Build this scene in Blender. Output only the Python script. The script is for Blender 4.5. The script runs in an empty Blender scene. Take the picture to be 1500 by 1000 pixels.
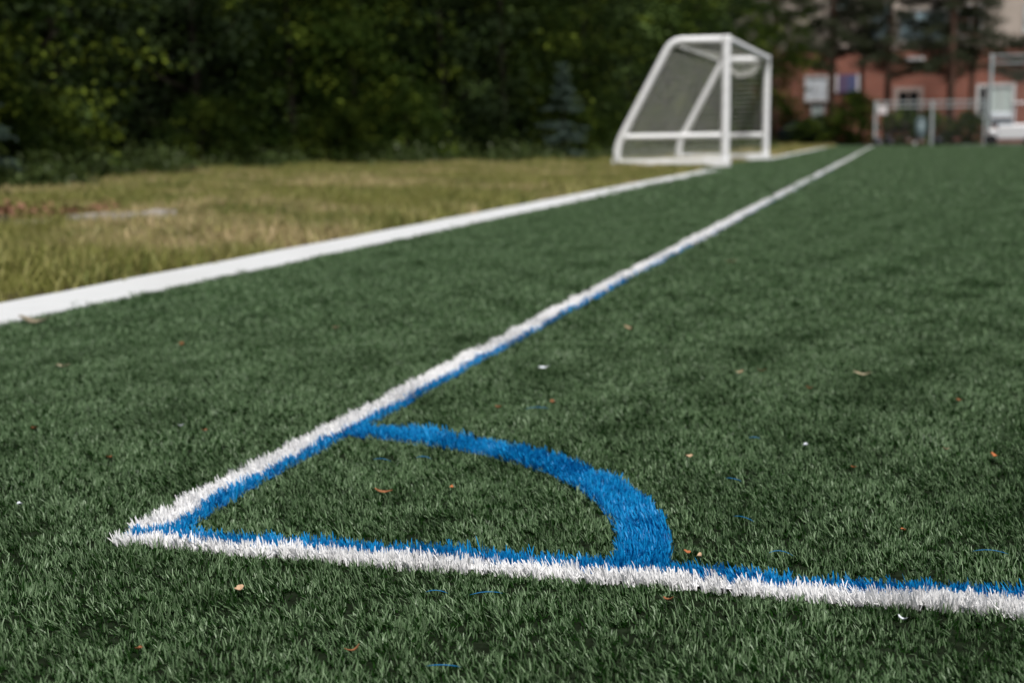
import bpy, math, random
import numpy as np
from mathutils import Vector, Matrix

# ------------------------------------------------------------------ camera, world, sun, exposure
S = bpy.context.scene
COL = S.collection
cd = bpy.data.cameras.new('camera')
cam = bpy.data.objects.new('camera', cd)
COL.objects.link(cam)
S.camera = cam
cam.matrix_world = Matrix(((0.96624, -0.02834, 0.25609, 1.14787),
                           (0.25751, 0.13954, -0.95615, -1.88919),
                           (-0.00864, 0.98981, 0.14213, 0.61),
                           (0, 0, 0, 1)))
cd.sensor_width = 36
cd.lens = 36 * 2083 / 1500
cd.clip_start = 0.05
cd.clip_end = 2000
cd.dof.use_dof = True
cd.dof.focus_distance = 1.97
cd.dof.aperture_fstop = 4.2
cd.dof.aperture_blades = 9

SUN = Vector((0.24, -0.46, 0.90)).normalized()
w = bpy.data.worlds.new('World')
S.world = w
w.use_nodes = True
nt = w.node_tree
sky = nt.nodes.new('ShaderNodeTexSky')
sky.sky_type = 'NISHITA'
sky.sun_disc = False
sky.sun_elevation = math.asin(SUN.z)
sky.sun_rotation = math.atan2(SUN.x, SUN.y)
sky.air_density = 1.0
sky.dust_density = 4.0
sky.ozone_density = 1.0
nt.links.new(sky.outputs[0], nt.nodes['Background'].inputs[0])
nt.nodes['Background'].inputs[1].default_value = 0.05
sl = bpy.data.lights.new('sun', 'SUN')
sl.energy = 3.2
sl.angle = math.radians(10)
sl.color = (1.0, 0.975, 0.94)
sun = bpy.data.objects.new('sun', sl)
COL.objects.link(sun)
sun.rotation_euler = SUN.to_track_quat('Z', 'Y').to_euler()
S.view_settings.view_transform = 'Standard'
S.view_settings.look = 'None'
S.view_settings.exposure = 0.34
S.view_settings.gamma = 1.0
S.view_settings.use_curve_mapping = False

rng = np.random.default_rng(7)
random.seed(7)

# ------------------------------------------------------------------ materials
def mat(name, color, rough=0.6, spec=0.5, var=None, noise=None, island=None, obj_var=0.0, translucent=0.0,
        metal=0.0, bump=None, attr=None, ipow=1.0):
    """color: base rgb. noise: (scale, rgb2, low, high) world noise mix. island: rgb mixed per loose piece. attr: (name, rgb)."""
    m = bpy.data.materials.new(name)
    m.use_nodes = True
    n, l = m.node_tree.nodes, m.node_tree.links
    b = n['Principled BSDF']
    b.inputs['Roughness'].default_value = rough
    b.inputs['Specular IOR Level'].default_value = spec
    b.inputs['Metallic'].default_value = metal
    rgb = n.new('ShaderNodeRGB')
    rgb.outputs[0].default_value = (*color, 1)
    out = rgb.outputs[0]

    def mix(fac, c2):
        nonlocal out
        x = n.new('ShaderNodeMix')
        x.data_type = 'RGBA'
        l.new(fac, x.inputs[0])
        l.new(out, x.inputs[6])
        x.inputs[7].default_value = (*c2, 1)
        out = x.outputs[2]
    geo = n.new('ShaderNodeNewGeometry')
    if noise:
        for (sc, c2, lo, hi) in (noise if isinstance(noise, list) else [noise]):
            t = n.new('ShaderNodeTexNoise')
            t.inputs['Scale'].default_value = sc
            t.inputs['Detail'].default_value = 5
            l.new(geo.outputs['Position'], t.inputs['Vector'])
            r = n.new('ShaderNodeMapRange')
            r.inputs[1].default_value = lo
            r.inputs[2].default_value = hi
            l.new(t.outputs[0], r.inputs[0])
            mix(r.outputs[0], c2)
    if attr:
        a = n.new('ShaderNodeAttribute')
        a.attribute_name = attr[0]
        mix(a.outputs['Fac'], attr[1])
    if island:
        pw = n.new('ShaderNodeMath')
        pw.operation = 'POWER'
        pw.inputs[1].default_value = ipow
        l.new(geo.outputs['Random Per Island'], pw.inputs[0])
        mix(pw.outputs[0], island)
    if obj_var:
        oi = n.new('ShaderNodeObjectInfo')
        r = n.new('ShaderNodeMapRange')
        r.inputs[3].default_value = 1 - obj_var
        r.inputs[4].default_value = 1 + obj_var
        l.new(oi.outputs['Random'], r.inputs[0])
        h = n.new('ShaderNodeHueSaturation')
        l.new(r.outputs[0], h.inputs['Value'])
        l.new(out, h.inputs['Color'])
        out = h.outputs[0]
    l.new(out, b.inputs['Base Color'])
    if bump:
        t = n.new('ShaderNodeTexNoise')
        t.inputs['Scale'].default_value = bump[0]
        t.inputs['Detail'].default_value = 6
        l.new(geo.outputs['Position'], t.inputs['Vector'])
        bp = n.new('ShaderNodeBump')
        bp.inputs['Strength'].default_value = bump[1]
        bp.inputs['Distance'].default_value = bump[2]
        l.new(t.outputs[0], bp.inputs['Height'])
        l.new(bp.outputs[0], b.inputs['Normal'])
    if translucent:
        tr = n.new('ShaderNodeBsdfTranslucent')
        l.new(out, tr.inputs[0])
        ms = n.new('ShaderNodeMixShader')
        ms.inputs[0].default_value = translucent
        l.new(b.outputs[0], ms.inputs[1])
        l.new(tr.outputs[0], ms.inputs[2])
        l.new(ms.outputs[0], n['Material Output'].inputs[0])
    return m

def brick_mat(name):
    m = bpy.data.materials.new(name)
    m.use_nodes = True
    n, l = m.node_tree.nodes, m.node_tree.links
    b = n['Principled BSDF']
    b.inputs['Roughness'].default_value = 0.85
    tc = n.new('ShaderNodeTexCoord')
    mp = n.new('ShaderNodeMapping')
    mp.inputs['Rotation'].default_value = (math.radians(90), 0, 0)
    br = n.new('ShaderNodeTexBrick')
    br.inputs['Scale'].default_value = 1.0
    br.inputs['Brick Width'].default_value = 0.30
    br.inputs['Row Height'].default_value = 0.10
    br.inputs['Mortar Size'].default_value = 0.010
    br.inputs['Color1'].default_value = (0.31, 0.085, 0.050, 1)
    br.inputs['Color2'].default_value = (0.38, 0.122, 0.072, 1)
    br.inputs['Mortar'].default_value = (0.30, 0.22, 0.18, 1)
    l.new(tc.outputs['Object'], mp.inputs[0])
    l.new(mp.outputs[0], br.inputs[0])
    t = n.new('ShaderNodeTexNoise')
    t.inputs['Scale'].default_value = 0.7
    t.inputs['Detail'].default_value = 4
    l.new(tc.outputs['Object'], t.inputs[0])
    x = n.new('ShaderNodeMix')
    x.data_type = 'RGBA'
    x.blend_type = 'MULTIPLY'
    x.inputs[0].default_value = 0.5
    l.new(br.outputs[0], x.inputs[6])
    l.new(t.outputs[0], x.inputs[7])
    l.new(x.outputs[2], b.inputs['Base Color'])
    return m

M = {}
M['infill'] = mat('turf_infill', (0.008, 0.012, 0.006), 0.95, 0.02, noise=(60, (0.018, 0.028, 0.014), 0.4, 0.7))
M['turf'] = mat('turf_fibre', (0.030, 0.076, 0.020), 0.42, 0.28, ipow=1.5, island=(0.178, 0.268, 0.140), noise=(3.0, (0.028, 0.062, 0.020), 0.40, 0.7), translucent=0.04)  # two-tone fibre; the palest blades also stand in for sky glints
M['thatch'] = mat('turf_thatch', (0.005, 0.021, 0.003), 0.9, 0.02, island=(0.011, 0.038, 0.006))  # under-fibres in near-black green, standing in for shade between the blades
M['white_fibre'] = mat('white_fibre', (0.93, 0.93, 0.92), 0.5, 0.4, island=(0.88, 0.88, 0.88), translucent=0.18)
M['blue_fibre'] = mat('blue_fibre', (0.002, 0.115, 0.35), 0.45, 0.3, ipow=1.6, island=(0.005, 0.31, 0.66), translucent=0.2)
M['white_base'] = mat('white_backing', (0.86, 0.86, 0.86), 0.8, 0.2)
M['blue_base'] = mat('blue_backing', (0.006, 0.12, 0.36), 0.8, 0.2)
M['kerb'] = mat('white_painted_concrete', (0.63, 0.645, 0.645), 0.8, 0.2, noise=[(6, (0.58, 0.595, 0.59), 0.45, 0.8), (0.7, (0.56, 0.57, 0.56), 0.5, 0.75)], bump=(90, 0.3, 0.004))
M['soil'] = mat('verge_soil', (0.085, 0.072, 0.032), 0.95, 0.1, noise=[(0.9, (0.17, 0.125, 0.070), 0.45, 0.7), (5, (0.06, 0.075, 0.02), 0.45, 0.75)])
M['forest_floor'] = mat('forest_floor', (0.035, 0.028, 0.016), 0.95, 0.1, noise=(2, (0.06, 0.042, 0.022), 0.4, 0.7))
M['verge'] = mat('verge_grass', (0.180, 0.200, 0.040), 0.55, 0.2, island=(0.33, 0.31, 0.11), noise=[(0.42, (0.62, 0.48, 0.29), 0.50, 0.57), (0.9, (0.075, 0.120, 0.018), 0.49, 0.58)], translucent=0.3)
M['weeds'] = mat('weed_leaves', (0.045, 0.075, 0.018), 0.5, 0.3, island=(0.075, 0.105, 0.028), translucent=0.3)
M['leaf'] = mat('broad_leaf', (0.010, 0.023, 0.004), 0.7, 0.06, island=(0.022, 0.044, 0.007), attr=('lit_tint', (0.27, 0.35, 0.045)), obj_var=0.25, translucent=0.35)
M['leaf_cool'] = mat('cool_leaf', (0.013, 0.025, 0.009), 0.65, 0.08, island=(0.026, 0.044, 0.017), attr=('lit_tint', (0.19, 0.29, 0.08)), obj_var=0.2, translucent=0.35)
M['spruce'] = mat('blue_needles', (0.030, 0.055, 0.040), 0.6, 0.2, island=(0.085, 0.125, 0.10), translucent=0.15)
M['pine'] = mat('pine_needles', (0.022, 0.030, 0.012), 0.55, 0.3, island=(0.040, 0.050, 0.018), translucent=0.15)
M['wood_leaf'] = mat('woodland_leaf', (0.013, 0.022, 0.006), 0.7, 0.1, island=(0.022, 0.034, 0.009), translucent=0.25)  # leaf colour darkened to put in the shade inside the wood
M['bark'] = mat('grey_brown_bark', (0.026, 0.021, 0.017), 0.9, 0.1, noise=(12, (0.018, 0.014, 0.011), 0.4, 0.65), bump=(25, 0.8, 0.02))
M['pine_bark'] = mat('red_brown_bark', (0.17, 0.095, 0.068), 0.9, 0.2, noise=(9, (0.06, 0.038, 0.028), 0.4, 0.65), bump=(20, 0.8, 0.03))
M['steel'] = mat('white_powder_coat', (0.88, 0.89, 0.89), 0.65, 0.3, noise=(8, (0.68, 0.69, 0.68), 0.5, 0.85))
M['net'] = mat('white_net_cord', (0.62, 0.62, 0.58), 0.8, 0.2)
M['galv'] = mat('galvanised_steel', (0.42, 0.47, 0.47), 0.5, 0.5, noise=(5, (0.30, 0.34, 0.34), 0.4, 0.8))
M['wire'] = mat('fence_wire', (0.16, 0.18, 0.18), 0.6, 0.4)
M['brick'] = brick_mat('red_brick')
M['cream'] = mat('cream_cladding', (0.50, 0.43, 0.37), 0.8, 0.2, noise=(0.8, (0.42, 0.36, 0.30), 0.4, 0.75))
M['glass_blue'] = mat('pale_blue_glazing', (0.34, 0.47, 0.52), 0.12, 0.6)
M['glass_dark'] = mat('dark_glazing', (0.010, 0.011, 0.012), 0.15, 0.3)
M['curtain'] = mat('pale_green_blind', (0.52, 0.60, 0.57), 0.8, 0.2)
M['blind_white'] = mat('white_blind', (0.66, 0.70, 0.74), 0.8, 0.2)
M['frame'] = mat('white_window_frame', (0.62, 0.63, 0.62), 0.6, 0.3)
M['stone'] = mat('pale_stone_trim', (0.34, 0.27, 0.24), 0.85, 0.2)
M['roof'] = mat('grey_roof', (0.12, 0.12, 0.12), 0.9, 0.2)
M['purple'] = mat('purple_banner_print', (0.12, 0.085, 0.15), 0.7, 0.2)
M['bluebanner'] = mat('blue_banner_print', (0.085, 0.095, 0.19), 0.7, 0.2)
M['concrete'] = mat('pale_concrete', (0.36, 0.40, 0.36), 0.9, 0.2, noise=(3, (0.28, 0.31, 0.28), 0.4, 0.7))
M['asphalt'] = mat('asphalt', (0.05, 0.05, 0.05), 0.9, 0.3, noise=(8, (0.07, 0.07, 0.07), 0.4, 0.7))
M['bag'] = mat('black_nylon', (0.012, 0.014, 0.020), 0.7, 0.3)
M['bag_brown'] = mat('brown_canvas', (0.11, 0.075, 0.055), 0.8, 0.2)
M['grey_fabric'] = mat('grey_fabric', (0.22, 0.22, 0.24), 0.8, 0.2)
M['white_plastic'] = mat('white_plastic', (0.80, 0.80, 0.81), 0.4, 0.5)
M['tyre'] = mat('black_rubber', (0.015, 0.015, 0.016), 0.8, 0.3)
M['rim'] = mat('pale_wheel_rim', (0.55, 0.56, 0.58), 0.4, 0.5)
M['seat_blue'] = mat('dusty_blue_vinyl', (0.22, 0.30, 0.36), 0.6, 0.3)
M['sign_white'] = mat('white_sign_face', (0.66, 0.62, 0.62), 0.6, 0.3)
M['bin'] = mat('pale_blue_plastic', (0.11, 0.16, 0.17), 0.5, 0.4)
M['car'] = mat('dark_teal_paint', (0.012, 0.028, 0.030), 0.25, 0.6)
M['car_glass'] = mat('car_glass', (0.10, 0.14, 0.15), 0.06, 0.8)
M['lamp'] = mat('lamp_lens', (0.5, 0.52, 0.55), 0.2, 0.6)
M['plank'] = mat('weathered_wood', (0.40, 0.37, 0.34), 0.9, 0.2, noise=(14, (0.24, 0.20, 0.17), 0.45, 0.65), bump=(40, 0.6, 0.01))
M['darkwood'] = mat('dark_damp_wood', (0.085, 0.070, 0.055), 0.9, 0.2, noise=(14, (0.04, 0.032, 0.026), 0.45, 0.65))
M['rusty'] = mat('dry_leaf_rust', (0.13, 0.062, 0.036), 0.8, 0.2, island=(0.26, 0.14, 0.085))
M['scrap_brown'] = mat('leaf_scrap_brown', (0.30, 0.12, 0.05), 0.8, 0.2, noise=(150, (0.18, 0.08, 0.04), 0.4, 0.7))
M['scrap_orange'] = mat('leaf_scrap_orange', (0.48, 0.17, 0.06), 0.8, 0.2, noise=(150, (0.30, 0.11, 0.05), 0.4, 0.7))
M['scrap_tan'] = mat('leaf_scrap_tan', (0.55, 0.38, 0.24), 0.8, 0.2, noise=(150, (0.40, 0.26, 0.16), 0.4, 0.7))
M['straw'] = mat('dry_straw', (0.62, 0.52, 0.36), 0.7, 0.3, noise=(120, (0.48, 0.38, 0.24), 0.4, 0.7))
M['dull_straw'] = mat('dull_bark_strip', (0.22, 0.19, 0.13), 0.8, 0.2, noise=(60, (0.15, 0.13, 0.09), 0.4, 0.7))
M['speck'] = mat('white_speck', (0.62, 0.66, 0.70), 0.6, 0.4)

# ------------------------------------------------------------------ mesh helpers
class MB:
    def __init__(s):
        s.v, s.f = [], []
    def add(s, verts, faces):
        o = len(s.v)
        s.v += [tuple(p) for p in verts]
        s.f += [tuple(i + o for i in f) for f in faces]
        return s
    def box(s, x0, x1, y0, y1, z0, z1):
        return s.add([(x0, y0, z0), (x1, y0, z0), (x1, y1, z0), (x0, y1, z0), (x0, y0, z1), (x1, y0, z1), (x1, y1, z1), (x0, y1, z1)],
                     [(0, 3, 2, 1), (4, 5, 6, 7), (0, 1, 5, 4), (1, 2, 6, 5), (2, 3, 7, 6), (3, 0, 4, 7)])
    def tube(s, pts, r, n=8, cap=True):
        pts = [Vector(p) for p in pts]
        if cap and len(pts) == 2 and not isinstance(r, (list, tuple)):
            pts = [pts[0], pts[0].lerp(pts[1], 0.02), pts[0].lerp(pts[1], 0.98), pts[1]]
        rs = r if isinstance(r, (list, tuple)) else [r] * len(pts)
        rings = []
        prev = None
        for i, p in enumerate(pts):
            d = (pts[min(i + 1, len(pts) - 1)] - pts[max(i - 1, 0)]).normalized()
            if prev is None:
                a = d.cross(Vector((0, 0, 1)))
                if a.length < 1e-3:
                    a = d.cross(Vector((0, 1, 0)))
            else:
                a = prev - d * prev.dot(d)
            a.normalize()
            prev = a
            b = d.cross(a)
            rings.append([p + (a * math.cos(2 * math.pi * k / n) + b * math.sin(2 * math.pi * k / n)) * rs[i] for k in range(n)])
        vs = [q for rg in rings for q in rg]
        fs = []
        for i in range(len(pts) - 1):
            for k in range(n):
                k2 = (k + 1) % n
                fs.append((i * n + k, i * n + k2, (i + 1) * n + k2, (i + 1) * n + k))
        if cap:
            fs.append(tuple(range(n - 1, -1, -1)))
            fs.append(tuple((len(pts) - 1) * n + k for k in range(n)))
        return s.add(vs, fs)
    def lathe(s, prof, n=16, axis='z', c=(0, 0, 0)):
        vs, fs = [], []
        for (r, h) in prof:
            for k in range(n):
                a = 2 * math.pi * k / n
                x, y = r * math.cos(a), r * math.sin(a)
                p = {'z': (x, y, h), 'x': (h, x, y), 'y': (x, h, y)}[axis]
                vs.append((p[0] + c[0], p[1] + c[1], p[2] + c[2]))
        for i in range(len(prof) - 1):
            for k in range(n):
                k2 = (k + 1) % n
                fs.append((i * n + k, i * n + k2, (i + 1) * n + k2, (i + 1) * n + k))
        fs.append(tuple(range(n)))
        fs.append(tuple((len(prof) - 1) * n + k for k in range(n)))
        return s.add(vs, fs)
    def prism(s, prof, x0, x1):
        """prof: (y, z) outline extruded along x."""
        n = len(prof)
        vs = [(x0, y, z) for y, z in prof] + [(x1, y, z) for y, z in prof]
        fs = [tuple(range(n)), tuple(range(2 * n - 1, n - 1, -1))] + [(i, i + n, (i + 1) % n + n, (i + 1) % n) for i in range(n)]
        return s.add(vs, fs)
    def mesh(s, name, m, smooth=False):
        me = bpy.data.meshes.new(name)
        me.from_pydata(s.v, [], s.f)
        me.validate()
        import bmesh
        bm = bmesh.new()
        bm.from_mesh(me)
        bmesh.ops.recalc_face_normals(bm, faces=bm.faces)
        bm.to_mesh(me)
        bm.free()
        me.materials.append(m)
        if smooth:
            me.polygons.foreach_set('use_smooth', [len(p.vertices) <= 4 for p in me.polygons])
        return me
    def build(s, name, m, parent=None, smooth=False, bevel=0):
        o = bpy.data.objects.new(name, s.mesh(name, m, smooth))
        COL.objects.link(o)
        if parent:
            o.parent = parent
        if bevel:
            b = o.modifiers.new('bevel', 'BEVEL')
            b.width = bevel
            b.segments = 2
        return o

def quads_mesh(name, V, m, lit_tint=None, nq=4):
    """V: (N, nq, 3) array of quads."""
    N = len(V)
    me = bpy.data.meshes.new(name)
    me.vertices.add(N * nq)
    me.vertices.foreach_set('co', V.reshape(-1).astype(np.float32))
    me.loops.add(N * nq)
    me.loops.foreach_set('vertex_index', np.arange(N * nq, dtype=np.int32))
    me.polygons.add(N)
    me.polygons.foreach_set('loop_start', np.arange(N, dtype=np.int32) * nq)
    me.polygons.foreach_set('loop_total', np.full(N, nq, dtype=np.int32))
    me.update(calc_edges=True)
    if lit_tint is not None:
        a = me.attributes.new('lit_tint', 'FLOAT', 'POINT')
        a.data.foreach_set('value', np.repeat(lit_tint, nq).astype(np.float32))
    me.materials.append(m)
    return me

def tag(o, label=None, cat=None, group=None, kind=None):
    for k, v in (('label', label), ('category', cat), ('group', group), ('kind', kind)):
        if v:
            o[k] = v
    return o

def empty(name, loc, rz=0.0, label=None, cat=None, group=None):
    o = bpy.data.objects.new(name, None)
    o.empty_display_size = 0.2
    o.location = loc
    o.rotation_euler = (0, 0, rz)
    COL.objects.link(o)
    return tag(o, label, cat, group)

def link(name, me, parent=None, loc=(0, 0, 0), rot=(0, 0, 0), sc=1.0):
    o = bpy.data.objects.new(name, me)
    COL.objects.link(o)
    o.location = loc
    o.rotation_euler = rot
    o.scale = (sc, sc, sc) if not isinstance(sc, tuple) else sc
    if parent:
        o.parent = parent
    return o

# geometry nodes: instances of the meshes of an unlinked collection on the object's own vertices
def make_scatter_group(name, coll):
    g = bpy.data.node_groups.new(name, 'GeometryNodeTree')
    g.interface.new_socket('Geometry', in_out='INPUT', socket_type='NodeSocketGeometry')
    g.interface.new_socket('Geometry', in_out='OUTPUT', socket_type='NodeSocketGeometry')
    n, l = g.nodes, g.links
    gi, go = n.new('NodeGroupInput'), n.new('NodeGroupOutput')
    ci = n.new('GeometryNodeCollectionInfo')
    ci.inputs['Collection'].default_value = coll
    ci.inputs['Separate Children'].default_value = True
    ci.inputs['Reset Children'].default_value = True
    ip = n.new('GeometryNodeInstanceOnPoints')
    ip.inputs['Pick Instance'].default_value = True
    def na(a, t):
        x = n.new('GeometryNodeInputNamedAttribute')
        x.data_type = t
        x.inputs['Name'].default_value = a
        return x.outputs[0]
    er = n.new('FunctionNodeEulerToRotation')
    l.new(na('rot', 'FLOAT_VECTOR'), er.inputs[0])
    l.new(gi.outputs[0], ip.inputs['Points'])
    l.new(ci.outputs[0], ip.inputs['Instance'])
    l.new(na('idx', 'INT'), ip.inputs['Instance Index'])
    l.new(er.outputs[0], ip.inputs['Rotation'])
    l.new(na('scl', 'FLOAT_VECTOR'), ip.inputs['Scale'])
    l.new(ip.outputs[0], go.inputs[0])
    return g

def scatter(name, pts, rot, scl, idx, coll, host=None):
    """pts (N,3), rot (N,3), scl (N,3), idx (N,)."""
    me = bpy.data.meshes.new(name)
    N = len(pts)
    me.vertices.add(N)
    me.vertices.foreach_set('co', np.asarray(pts, np.float32).reshape(-1))
    for nm, ty, arr, key in (('rot', 'FLOAT_VECTOR', rot, 'vector'), ('scl', 'FLOAT_VECTOR', scl, 'vector')):
        a = me.attributes.new(nm, ty, 'POINT')
        a.data.foreach_set(key, np.asarray(arr, np.float32).reshape(-1))
    a = me.attributes.new('idx', 'INT', 'POINT')
    a.data.foreach_set('value', np.asarray(idx, np.int32))
    me.update()
    o = bpy.data.objects.new(name, me)
    COL.objects.link(o)
    md = o.modifiers.new('scatter', 'NODES')
    md.node_group = make_scatter_group(name + '_scatter', coll)
    return o

def proto_collection(name, meshes):
    c = bpy.data.collections.new(name)
    for i, me in enumerate(meshes):
        c.objects.link(bpy.data.objects.new(f'{name}_{i:02d}', me))
    return c

# ------------------------------------------------------------------ blades
def blade_verts(r, n, radius, length, width, lean, spread, curve, twist, tip=0.40):
    rad = radius * np.sqrt(r.random(n))
    th = r.random(n) * 2 * np.pi
    base = np.stack([rad * np.cos(th), rad * np.sin(th), np.zeros(n)], 1)
    L = length * r.uniform(0.65, 1.25, n)
    W = width * r.uniform(0.7, 1.2, n)
    az = r.normal(0, spread, n)
    le = np.abs(r.normal(lean, lean * 0.5 + 0.12, n))
    face = r.random(n) * 2 * np.pi
    rows = []
    pos = base.copy()
    seg = [0, 0.45, 0.8, 1.0]
    wid = [1.0, 1.0, 0.85, tip]
    for k in range(4):
        if k:
            a = np.clip(le * (0.5 + curve * 2 * seg[k]), 0, 1.75)
            d = np.stack([np.sin(a) * np.cos(az), np.sin(a) * np.sin(az), np.cos(a)], 1)
            pos = pos + d * (L * (seg[k] - seg[k - 1]))[:, None]
        fa = face + twist * seg[k]
        side = np.stack([np.cos(fa), np.sin(fa), np.zeros(n)], 1) * (W * wid[k] * 0.5)[:, None]
        rows.append((pos - side, pos + side))
    return np.stack([q for rw in rows for q in rw], 1)          # n, 8, 3

def blade_tuft(name, m, n, radius, length, width, lean, spread, seed, curve=0.5, twist=0.6, thatch=None):
    """n tapered blades of three quads round the origin, leaning mostly towards +x; thatch = (n, radius, length, width, material)
    adds the short curled under-fibres of a pitch carpet, coloured darker for the shade between its blades."""
    r = np.random.default_rng(seed)
    P = blade_verts(r, n, radius, length, width, lean, spread, curve, twist)
    mi = np.zeros(n * 3, np.int32)
    if thatch:
        tn, tr, tl, tw_, tm = thatch
        P = np.concatenate([P, blade_verts(r, tn, tr, tl, tw_, 0.75, 3.0, 0.9, 1.5)])
        mi = np.concatenate([mi, np.ones(tn * 3, np.int32)])
    n = len(P)
    me = bpy.data.meshes.new(name)
    me.vertices.add(n * 8)
    me.vertices.foreach_set('co', P.reshape(-1).astype(np.float32))
    b = (np.arange(n) * 8)[:, None]
    F = np.concatenate([b + np.array([0, 1, 3, 2]), b + np.array([2, 3, 5, 4]), b + np.array([4, 5, 7, 6])], 1).reshape(-1).astype(np.int32)
    me.loops.add(len(F))
    me.loops.foreach_set('vertex_index', F)
    me.polygons.add(n * 3)
    me.polygons.foreach_set('loop_start', np.arange(n * 3, dtype=np.int32) * 4)
    me.polygons.foreach_set('loop_total', np.full(n * 3, 4, dtype=np.int32))
    me.polygons.foreach_set('use_smooth', np.ones(n * 3, dtype=bool))
    me.polygons.foreach_set('material_index', mi)
    me.materials.append(m)
    if thatch:
        me.materials.append(tm)
    me.update(calc_edges=True)
    return me

def smooth_field(x, y, seed, wl):
    r = np.random.default_rng(seed)
    v = np.zeros_like(x)
    for k in range(9):
        a = r.random() * 2 * np.pi
        q = 2 * np.pi / (wl * r.uniform(0.6, 1.9))
        v += np.sin(q * (x * np.cos(a) + y * np.sin(a)) + r.random() * 6.28)
    return v / 3.0

CAMX, CAMY = 1.148, -1.889
def view_points(d0, d1, dens, margin=0.5, seed=1):
    """Random ground points between distances d0 and d1 in front of where the photograph was taken, a margin wider than the view."""
    r = np.random.default_rng(seed)
    a0, a1 = math.radians(-15 - 20.2), math.radians(-15 + 20.2)
    amax = max(abs(a0), abs(a1))
    X0, X1 = 1.15 * d1 * math.sin(a0) - margin, 1.15 * d1 * math.sin(a1) + margin
    Y0, Y1 = 0, d1 * 1.3 + 1
    n = int((X1 - X0) * (Y1 - Y0) * dens)
    x = r.uniform(X0, X1, n)
    y = r.uniform(Y0, Y1, n)
    d = np.hypot(x, y)
    dd = x * math.sin(math.radians(-15)) + y * math.cos(math.radians(-15))
    lat = x * math.cos(math.radians(-15)) - y * math.sin(math.radians(-15))
    s0, s1 = 0.14 * d0 * (d0 > 2), 0.14 * (d1 if d1 < 50 else 0)
    k = (dd > d0 + s0 * r.uniform(-1, 1, n)) & (dd <= d1 + s1 * r.uniform(-1, 1, n)) & (np.abs(lat) < dd * 0.37 + margin)
    return x[k] + CAMX, y[k] + CAMY

# ================================================================== THE SETTING
KX0, KX1 = -2.055, -1.715          # the white kerb
FIELD_END = 73.0
ground = MB()
ground.add([(-600, -300, -0.03), (600, -300, -0.03), (600, 900, -0.03), (-600, 900, -0.03)], [(0, 1, 2, 3)])
tag(ground.build('ground', M['forest_floor']), kind='structure')
tf = MB()
tf.add([(-1.9, -12, 0), (45, -12, 0), (45, FIELD_END, 0), (-1.9, FIELD_END, 0)], [(0, 1, 2, 3)])
tag(tf.build('turf_field', M['infill']), kind='structure')
vg = MB()
xs = [-9.5, -10.5, -13.5, -11.8, -10.2, -7.2, -6.6, -6.2, -6.0]
ys = [-12, 11.5, 22.0, 25.0, 29, 33, 42, 56, 80]
vv = []
for a, b in zip(xs, ys):
    vv += [(a, b, -0.012), (-1.9, b, -0.012)]
vg.add(vv, [(2 * i, 2 * i + 1, 2 * i + 3, 2 * i + 2) for i in range(len(xs) - 1)])
tag(vg.build('grass_verge', M['soil']), kind='structure')
car_park = MB().add([(-40, 81, -0.02), (60, 81, -0.02), (60, 94.9, -0.02), (-40, 94.9, -0.02)], [(0, 1, 2, 3)])
tag(car_park.build('car_park', M['asphalt']), kind='structure')

def kerb(y0, y1):
    n = max(2, int((y1 - y0) / 0.5))
    r = random.Random(int(y0 * 10) + 50)
    prof = [(KX0, -0.05), (KX0, 0.008), (KX0 + 0.008, 0.017), (KX1 - 0.008, 0.017), (KX1, 0.008), (KX1, -0.05)]
    m = MB()
    vs, fs = [], []
    for i in range(n + 1):
        y = y0 + (y1 - y0) * i / n
        dx, dz = r.uniform(-0.002, 0.002), r.uniform(-0.002, 0.002)
        vs += [(x + dx, y, z + (dz if z > 0 else 0)) for x, z in prof]
    for i in range(n):
        for k in range(5):
            fs.append((i * 6 + k, i * 6 + k + 1, (i + 1) * 6 + k + 1, (i + 1) * 6 + k))
    fs += [tuple(range(6)), tuple(n * 6 + k for k in range(5, -1, -1))]
    m.add(vs, fs)
    return tag(m.build('kerb', M['kerb']), kind='structure')
kerb(-6, 22.9)
kerb(34.0, 67.0)
apron = MB().box(4.2, 30, FIELD_END, 75.5, -0.05, 0.03)
tag(apron.build('concrete_path', M['concrete']), kind='structure')

# ------------------------------------------------------------------ turf, lines
WL = 0.062          # white part of a line
BL = 0.034          # blue part beside it
ARC_R0, ARC_R1 = 0.776, 0.852
def blue_w(y):
    return 0.002 + 0.018 * np.exp(-np.maximum(y, 0) / 2.0)

def line_masks(x, y, g=0.0):
    """white goal line, blue goal line, white touchline, blue touchline, arc; g grows every mask."""
    wob = 0.004 * np.sin(x * 9 + 1) + 0.003 * np.sin(x * 23)
    wobt = 0.003 * np.sin(y * 5.3 + 2) + 0.003 * np.sin(y * 13) + 0.004 * np.sin(y * 1.1)
    far = np.clip((y - 1) / 30, 0, 1) * 0.07
    bw = blue_w(y)
    R = np.hypot(x, y - 0.02)
    wg = (x > 0.013 - g) & (y > -0.023 - 0.020 * x + wob - g) & (y < -0.003 + wob + g)
    bg = (x > 0.022 - g) & (y >= -0.003 + wob - g) & (y < -0.003 + BL + wob + g) & ~((y > 0.015) & (x < 0.03))
    wt = (y > 0.032 - g) & (y < FIELD_END - 1) & (x > 0.013 + wobt - g) & (x < WL + far + wobt + g)
    bt = (y > 0.02 - g) & (y < FIELD_END - 1) & (x >= WL + far + wobt - g) & (x < WL + far + bw + wobt + g)
    wr = 0.003 * np.sin(np.arctan2(y, x) * 9)
    ar = (R > ARC_R0 + wr - g) & (R < ARC_R1 + wr * 0.6 + g) & (x > WL + BL * 0.5) & (y > 0.02)
    return wg, bg & ~wg, wt & ~wg & ~bg, bt & ~wt & ~wg & ~bg, ar & ~wt & ~bt & ~wg & ~bg

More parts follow.
